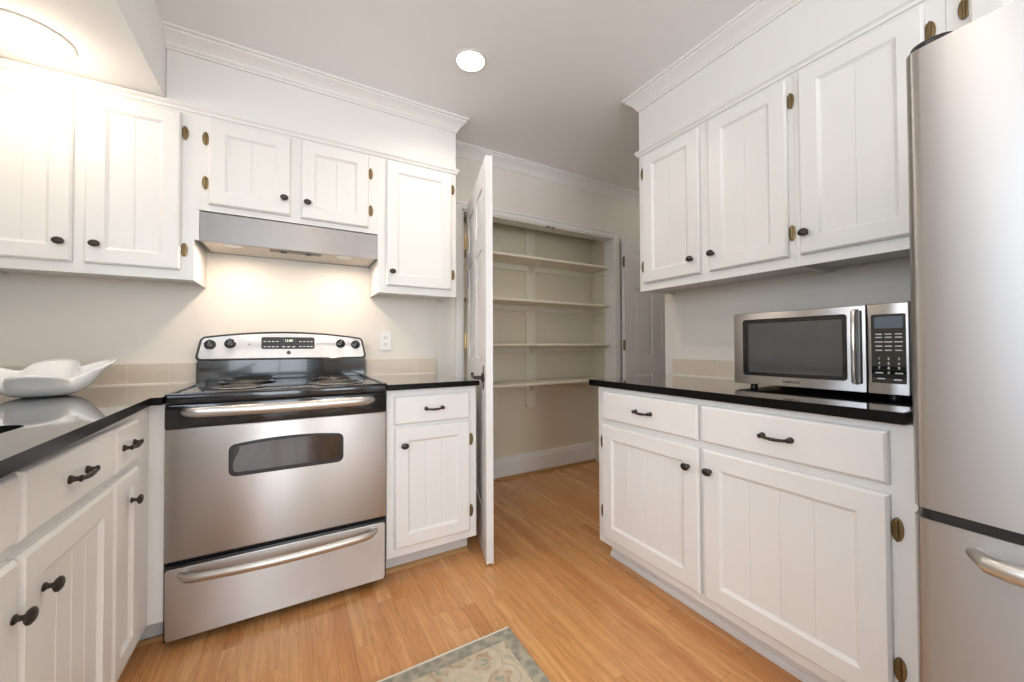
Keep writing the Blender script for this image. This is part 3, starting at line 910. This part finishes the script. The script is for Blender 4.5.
b = bm_new(); prism(b, rrect(.246, .490, 1.064, 1.126, .008, 4), lambda a, c_, t: cp(a, c_, t), .0012, .0045); dsp = obj('clock_panel', b, BLACKP, bg_, False, 'black clock panel')
b = bm_new(); prism(b, rrect(.335, .400, 1.098, 1.117, .002, 2), lambda a, c_, t: cp(a, c_, t), .0045, .0050); obj('display', b, GLASS, bg_)
text_mesh('clock_digits', '12:00', .017, GREEN, bg_, cp(.368, 1.107, .0054), (R(80), 0, 0), .0003, 'green clock digits')
for x in (.262, .280, .298, .316, .422, .440, .458, .474):
    for z in (1.076, 1.103):
        b = bm_new(); prism(b, rrect(x-.006, x+.006, z-.002, z+.002, .001, 2), lambda a, c_, t: cp(a, c_, t), .0045, .0049); obj('button_print', b, PRINT, bg_)
for x in (.345, .368, .391):
    b = bm_new(); prism(b, rrect(x-.007, x+.007, 1.073, 1.078, .001, 2), lambda a, c_, t: cp(a, c_, t), .0045, .0049); obj('button_print', b, PRINT, bg_)
b = bm_new(); lathe(b, [(.010, 0), (.010, .002), (.007, .003), (0, .003)], cp(.368, 1.044, .002), (0, -1, .16), 20); obj('emblem', b, INK, bg_, True, 'small round dark emblem')
b = bm_new(); lathe(b, [(.004, 0), (.004, .002), (0, .003)], cp(.195, 1.088, .002), (0, -1, .16), 12); obj('indicator_light', b, SLOT, bg_, True)
# oven door
b = bm_new(); box(b, -.004, RW, -.668, -.6402, .308, .782, .007, 3); od = obj('oven_door', b, STEEL, r, True, 'stainless oven door')
b = bm_new(); box(b, -.004, RW, -.670, -.6402, .7825, .8655, .004, 2); obj('handle_band', b, BLACK, od, True, 'black band behind the handle')
b = bm_new(); prism(b, rrect(.180, .578, .583, .706, .024, 5, .012), lambda a, c_, t: (a, t, c_), -.6715, -.664, .0015); fr_ = obj('window_frame', b, BLACKP, od, False, 'black oven window frame')
b = bm_new(); prism(b, rrect(.194, .564, .599, .696, .016, 5, .011), lambda a, c_, t: (a, t, c_), -.6722, -.6716); obj('window_glass', b, GLASS, od, False, 'dark reflective oven glass')


def bow_handle(bm, x0, x1, z, y_wall, y_mid, rad, drop=0.0, sq=(1, 1, 1)):
    pts = []; rads = []
    n = 28
    for i in range(n+1):
        s = i/n; e = min(s, 1-s)
        k = min(1, e/.055); k = math.sin(k*math.pi/2)
        bow = 4*s*(1-s)
        pts.append((x0+(x1-x0)*s, y_wall + (y_mid-y_wall)*(.55*k + .45*bow*k) + .001, z - drop*bow))
        rads.append(rad*(.85+.15*k))
    tube(bm, pts, rads, 12, True, sq)
b = bm_new(); bow_handle(b, .052, .695, .840, -.668, -.722, .0180, 0, (1, .8, 1.05)); obj('handle', b, SATIN, od, True, 'stainless bar handle')
# drawer
b = bm_new(); box(b, -.005, RW, -.662, -.6402, .028, .294, .006, 2); dw = obj('drawer', b, BLACKP, r, True)
b = bm_new(); prism(b, rrect(0, RW-.006, .034, .286, .012, 4), lambda a, c_, t: (a, t, c_), -.6705, -.6615, .003); obj('drawer_front', b, STEEL, dw, False, 'stainless drawer front')
b = bm_new(); bow_handle(b, .045, .708, .258, -.668, -.735, .0150, 0.0, (1, .8, 1.1)); obj('handle', b, SATIN, dw, True, 'curved stainless handle')

# ------------------------------------------------------------------ hood
h = thing('range_hood', 'slim stainless under-cabinet range hood above the stove', 'range hood', (0, 0, 1.556))
HXa, HXb, HYf = .019, .789, -.262
b = bm_new()
box(b, HXa, HXb, HYf, HYf+.006, .0, .134, .001, 1)                                   # front
box(b, HXa, HXa+.004, HYf+.006, -.003, .0, .134); box(b, HXb-.004, HXb, HYf+.006, -.003, .0, .134)
box(b, HXa+.004, HXb-.004, HYf+.006, -.003, .122, .134); box(b, HXa+.004, HXb-.004, -.009, -.003, .0, .122)
obj('shell', b, steel('hood_steel', (.345, .325, .315), .40, .88), h)
b = bm_new(); box(b, HXa+.005, HXb-.005, HYf+.007, -.010, .004, .012, .002); un = obj('underside_panel', b, flat('hood_underside', (.72, .66, .58), .4, .2), h)
b = bm_new(); box(b, .285, .515, HYf+.045, HYf+.085, .0005, .0038, .001)
sw = obj('switch_plate', b, flat('switch_grey', (.22, .20, .18), .4, .3), h)
for x in (.345, .455):
    b = bm_new(); box(b, x-.014, x+.014, HYf+.054, HYf+.076, -.004, .0004, .0015); obj('rocker_switch', b, BLACKP, sw)
for x in (.135, .625):
    b = bm_new(); lathe(b, [(.038, 0), (.038, -.003), (.028, -.005), (0, -.006)], (x, -.215, .0035), (0, 0, 1), 24); obj('lamp_lens', b, LENSH, h, True, 'lit lamp lens')
    area('hood_lamp', (x, -.228, 1.548), (x, -.228, 0), .06, .06, 2.0, (1, .80, .62), 175, True)

# ------------------------------------------------------------------ fridge
FX = 1.500
fy = -2.172
f = thing('refrigerator', 'tall stainless bottom-freezer refrigerator beside the white base cabinet', 'refrigerator', (FX, fy, 0), -90)
FW, FZ = .76, 1.678
b = bm_new(); box(b, .006, FW-.006, .075, XR-FX-.03, .03, 1.650, .004)
box(b, .03, FW-.03, .07, .5, .0005, .03); obj('cabinet', b, flat('fridge_grey_side', (.33, .32, .31), .45), f)
def fr_front(bm, z0, z1, x0=0.0, x1=FW, d=.070, rc=.026, bulge=.014, n=20):
    pts = [(x1, d), (x0, d)]
    for i in range(7):
        a = R(90*i/6); pts.append((x0+rc-rc*math.cos(a), rc-rc*math.sin(a)))
    for i in range(1, n):
        s = i/n; pts.append((x0+rc+(x1-x0-2*rc)*s, -bulge*4*s*(1-s)))
    for i in range(7):
        a = R(90*i/6); pts.append((x1-rc+rc*math.sin(a), rc-rc*math.cos(a)))
    prism(bm, pts, lambda a, c_, t: (a, c_, t), z0, z1)
b = bm_new(); fr_front(b, .741, FZ); dr = obj('fridge_door', b, FRIDGE, f, True, 'stainless upper fridge door')
b = bm_new(); fr_front(b, .060, .720); fz = obj('freezer_drawer', b, FRIDGE, f, True, 'stainless freezer drawer front')
b = bm_new(); fr_front(b, .7202, .7408, .008, FW-.008, .069, .024, .006); box(b, .008, FW-.008, .0705, .0745, .06, 1.66)
obj('door_gasket', b, BLACKP, f, True, 'black gasket between the doors')
b = bm_new()
pts = []
for i in range(11):
    a = R(180*i/10); pts.append((.036-.032*math.cos(a), .034-.022*math.sin(a)))
pts += [(.068, .14), (.004, .14)]
prism(b, pts, lambda a, c_, t: (a, c_, t), FZ+.0005, FZ+.020, .004); obj('hinge_cover', b, BLACKP, f, True, 'black hinge cover')
b = bm_new()
pts = []; rads = []
for i in range(25):
    s = i/24; e = min(s, 1-s); k = math.sin(min(1, e/.06)*math.pi/2)
    pts.append((.083+(FW-.166)*s, .002-.042*k-.010*4*s*(1-s), .680)); rads.append(.012+.005*k)
tube(b, pts, rads, 12, True, (1, .85, 1)); obj('handle', b, SATIN, fz, True, 'stainless bar handle')
b = bm_new(); tube(b, [(FW-.06, -.004, .80), (FW-.06, -.055, .84), (FW-.06, -.060, 1.2), (FW-.06, -.055, 1.55), (FW-.06, -.004, 1.59)], .016, 12); obj('handle', b, SATIN, dr, True, 'stainless bar handle')
b = bm_new(); box(b, .02, FW-.02, .02, .07, .001, .055, .004); obj('kick_grille', b, BLACKP, f)

# ------------------------------------------------------------------ microwave
MX, MY, MZ = 1.980, -1.535, .917
m = thing('microwave', 'stainless countertop microwave with dark window on the black stone counter', 'microwave', (MX, MY, CZ+.0005), -90)
z0 = MZ-CZ-.0005; z1 = z0+.286; MW = .522
b = bm_new(); box(b, 0, MW, .024, .335, z0, z1, .004); obj('case', b, BLACKP, m, True, 'black case')
for x in (.05, MW-.05):
    for y in (.055, .30):
        b = bm_new(); lathe(b, [(.014, 0), (.011, z0+.002)], (x, y, 0), (0, 0, 1), 12); obj('foot', b, BLACKP, m, True)
PXa = .424
b = bm_new(); box(b, .001, PXa-.002, 0, .0235, z0+.002, z1-.003, .003, 2); md = obj('door', b, STEEL, m, True, 'stainless microwave door')
b = bm_new(); prism(b, rrect(.038, .374, z0+.036, z1-.028, .010, 4), lambda a, c_, t: (a, t, c_), -.0025, .004, .001); obj('window_frame', b, BLACK, md, False, 'black window border')
b = bm_new(); prism(b, rrect(.060, .362, z0+.050, z1-.045, .004, 3), lambda a, c_, t: (a, t, c_), -.0032, -.0026); obj('window_glass', b, flat('smoky_mesh_glass', (.085, .083, .082), .10, 0, .6), md, False, 'smoky window glass')
b = bm_new()
tube(b, [(.400, .001, z0+.032), (.400, -.018, z0+.034), (.400, -.026, z0+.050), (.400, -.029, z0+.14), (.400, -.026, z1-.038), (.400, -.018, z1-.022), (.400, .001, z1-.020)], [.0065, .0072, .0078, .0078, .0078, .0072, .0065], 12, True, (1, 1, 1)); obj('handle', b, CHROME, md, True, 'stainless bar handle')
b = bm_new(); box(b, .386, .391, -.010, .0002, z0+.030, z1-.020, .002); box(b, .409, .413, -.010, .0002, z0+.030, z1-.020, .002); obj('handle_shroud', b, BLACKP, md, True)
text_mesh('maker_lettering', 'SAMSUNG', .0125, INK, md, (.209, -.0004, z0+.019), (R(90), 0, 0), .0003, 'dark SAMSUNG lettering')
b = bm_new(); box(b, PXa+.001, MW-.001, 0, .0235, z0+.002, z1-.003, .003, 2); mp_ = obj('control_panel', b, STEEL, m, True, 'stainless control panel')
KX0, KX1, KZ0, KZ1 = PXa+.011, MW-.008, z0+.036, z1-.036
b = bm_new(); prism(b, rrect(KX0, KX1, KZ0, KZ1, .004, 3), lambda a, c_, t: (a, t, c_), -.0018, .002); obj('keypad', b, GLASS, mp_, False, 'glossy black keypad')
b = bm_new(); prism(b, rrect(KX0+.008, KX1-.006, KZ1-.044, KZ1-.008, .002, 2), lambda a, c_, t: (a, t, c_), -.0022, -.0019); obj('display', b, flat('lcd_grey_blue', (.10, .14, .19), .05, 0, 1), mp_, False, 'grey-blue display')
for i, z in enumerate((KZ1-.062, KZ1-.072, KZ1-.086, KZ1-.099, KZ1-.112)):
    for x in (KX0+.018, KX0+.040, KX0+.063):
        wd_ = .008 if i != 2 else .0095
        b = bm_new(); prism(b, rrect(x-wd_, x+wd_, z-.0016, z+.0016, .001, 2), lambda a, c_, t: (a, t, c_), -.0022, -.0019); obj('key_print', b, PRINT, mp_)
dig = ['1', '2', '3', '4', '5', '6', '7', '8', '9', '0']
for k, s in enumerate(dig):
    rr, cc = divmod(k, 3)
    if s == '0': rr, cc = 3, 1
    text_mesh('key_digit', s, .0105, PRINT, mp_, (KX0+(.018, .040, .063)[cc], -.0021, KZ0+.076-rr*.0145), (R(90), 0, 0), .0002)
for x, z in ((KX0+.018, KZ0+.032), (KX0+.063, KZ0+.032), (KX0+.022, KZ0+.014), (KX0+.060, KZ0+.012)):
    b = bm_new(); prism(b, rrect(x-.009, x+.009, z-.0018, z+.0018, .001, 2), lambda a, c_, t: (a, t, c_), -.0022, -.0019); obj('key_print', b, PRINT, mp_)

# ------------------------------------------------------------------ bowl
def bowl():
    bm = bm_new(); nr, nt_ = 18, 96; rings = []
    for i in range(nr+1):
        q = i/nr; ring = []
        for k in range(nt_):
            a = 2*math.pi*k/nt_
            wv = math.cos(4*(a-R(10)))                    # four lobes
            lob = 1 - 2*((1-wv)/2)**1.25                  # broad lobes, narrow folds
            H_ = .092 + .024*wv + .024*math.sin(a-R(21)) + .006*math.sin(2*a+.6)
            H_ += .016*max(0, math.cos(a-R(10)))
            rr = .050 + (.088 + .026*lob*q)*q**.85
            hh = .003 + H_*(.16*q + .84*q**2.5)
            tip = max(0, q-.72)/.28
            rr += .010*tip*tip*lob; hh -= .010*tip*tip*max(0, lob)
            ring.append(bm.verts.new((rr*math.cos(a), rr*math.sin(a), hh)))
        rings.append(ring)
    for a, c_ in zip(rings, rings[1:]):
        for k in range(nt_): bm.faces.new((a[k], a[(k+1) % nt_], c_[(k+1) % nt_], c_[k]))
    bm.faces.new(rings[0][::-1])
    bmesh.ops.recalc_face_normals(bm, faces=bm.faces[:])
    return bm
bo_ = obj('bowl', bowl(), PORC, None, True)
md_ = bo_.modifiers.new('thickness', 'SOLIDIFY'); md_.thickness = .006; md_.offset = 1
bo_.location = (-.385, -.420, zt+.004)
tag(bo_, 'white porcelain bowl with wavy folded rim on the black counter', 'bowl')

# ------------------------------------------------------------------ outlet
o = thing('outlet', 'white wall outlet just above the short backsplash beside the range', 'outlet', (.886, -.001, 1.110))
b = bm_new(); prism(b, rrect(-.036, .036, -.057, .057, .005, 3), lambda a, c_, t: (a, t, c_), -.006, 0, .002); obj('cover_plate', b, PLATE, o)
for z in (-.020, .020):
    b = bm_new(); prism(b, rrect(-.017, .017, z-.014, z+.014, .006, 4), lambda a, c_, t: (a, t, c_), -.0075, -.0055); rc_ = obj('receptacle', b, PLATE, o)
    b = bm_new()
    for x in (-.007, .007): box(b, x-.0014, x+.0014, -.0082, -.0074, z-.003, z+.008)
    lathe(b, [(.003, 0), (.003, .0007)], (0, -.0074, z-.008), (0, -1, 0), 10); obj('slot', b, SLOT, rc_)

# ------------------------------------------------------------------ lamps
def downlight(x, y, z, rad, label, power, lamp_r, col=WARM, spread=150, bulge=False):
    t = thing('recessed_light', label, 'ceiling light', (x, y, z), 0, 'recessed ceiling lights')
    b = bm_new(); lathe(b, [(rad, -.0005), (rad+.012, -.0005), (rad+.014, -.003), (rad+.010, -.006), (rad+.001, -.006), (rad, -.003)], (0, 0, 0), (0, 0, 1), 40)
    obj('trim_ring', b, TRIM, t, True)
    b = bm_new(); lathe(b, [(rad, -.001), (rad, -.004), (rad*.7, -.007), (0, -.009)], (0, 0, 0), (0, 0, 1), 40); obj('lens', b, LENS, t, True, 'lit white lens')
    if bulge:
        l = bpy.data.lights.new('downlight_bulb', 'POINT'); l.energy = power; l.color = col; l.shadow_soft_size = .06
        o_ = bpy.data.objects.new('downlight_bulb', l); C.objects.link(o_); o_.location = (x, y, z-.085)
    else: area('downlight_lamp', (x, y, z-.016), (x, y, 0), lamp_r*2, 0, power, col, spread, True)
downlight(1.132, -.765, ZC, .066, 'lit recessed ceiling light out in the middle of the ceiling', 4.5, .06, (1, .90, .78))
downlight(-.415, -.478, UZ1+.014, .098, 'lit recessed light in the lowered soffit over the sink', 2.3, .10, (1.0, .83, .64), 150, True)
downlight(.50, -1.95, ZC, .066, 'added unseen recessed light near the camera', 5.5, .06, (1.0, .88, .74), 150, True)  # lamp added out of view to warm the sink-run cabinets
downlight(.95, -4.3, ZC, .066, 'added unseen recessed light far behind the camera', 13, .06, WARM, 150, True)  # unseen fill lamp, added to lift the room and ceiling brightness
downlight(3.25, -.50, ZC, .066, 'added unseen recessed light in the side hall', 1.4, .06, (1, .94, .86), 150, True)  # added out of view to brighten the hall and pantry

# ------------------------------------------------------------------ rug
rg_ = thing('rug', 'small floral rug with grey-blue border and cream edge on the oak floor', 'rug', (.30, -1.169, 0))
RWd, RLn, bd = .803, 1.5, .050
b = bm_new(); box(b, 0, RWd, -RLn, -.008, .0005, .0085, .003); obj('border', b, RUGB, rg_, False, 'grey-blue border')
b = bm_new(); box(b, bd, RWd-bd, -RLn+bd, -.008-bd, .0086, .0094); obj('field', b, RUGF, rg_, False, 'cream floral field')
b = bm_new(); box(b, 0, RWd, -.0079, 0, .0005, .0092, .003); box(b, 0, RWd, -RLn-.008, -RLn-.0001, .0005, .0092, .003); obj('binding', b, RUGE, rg_, False, 'cream bound edge')
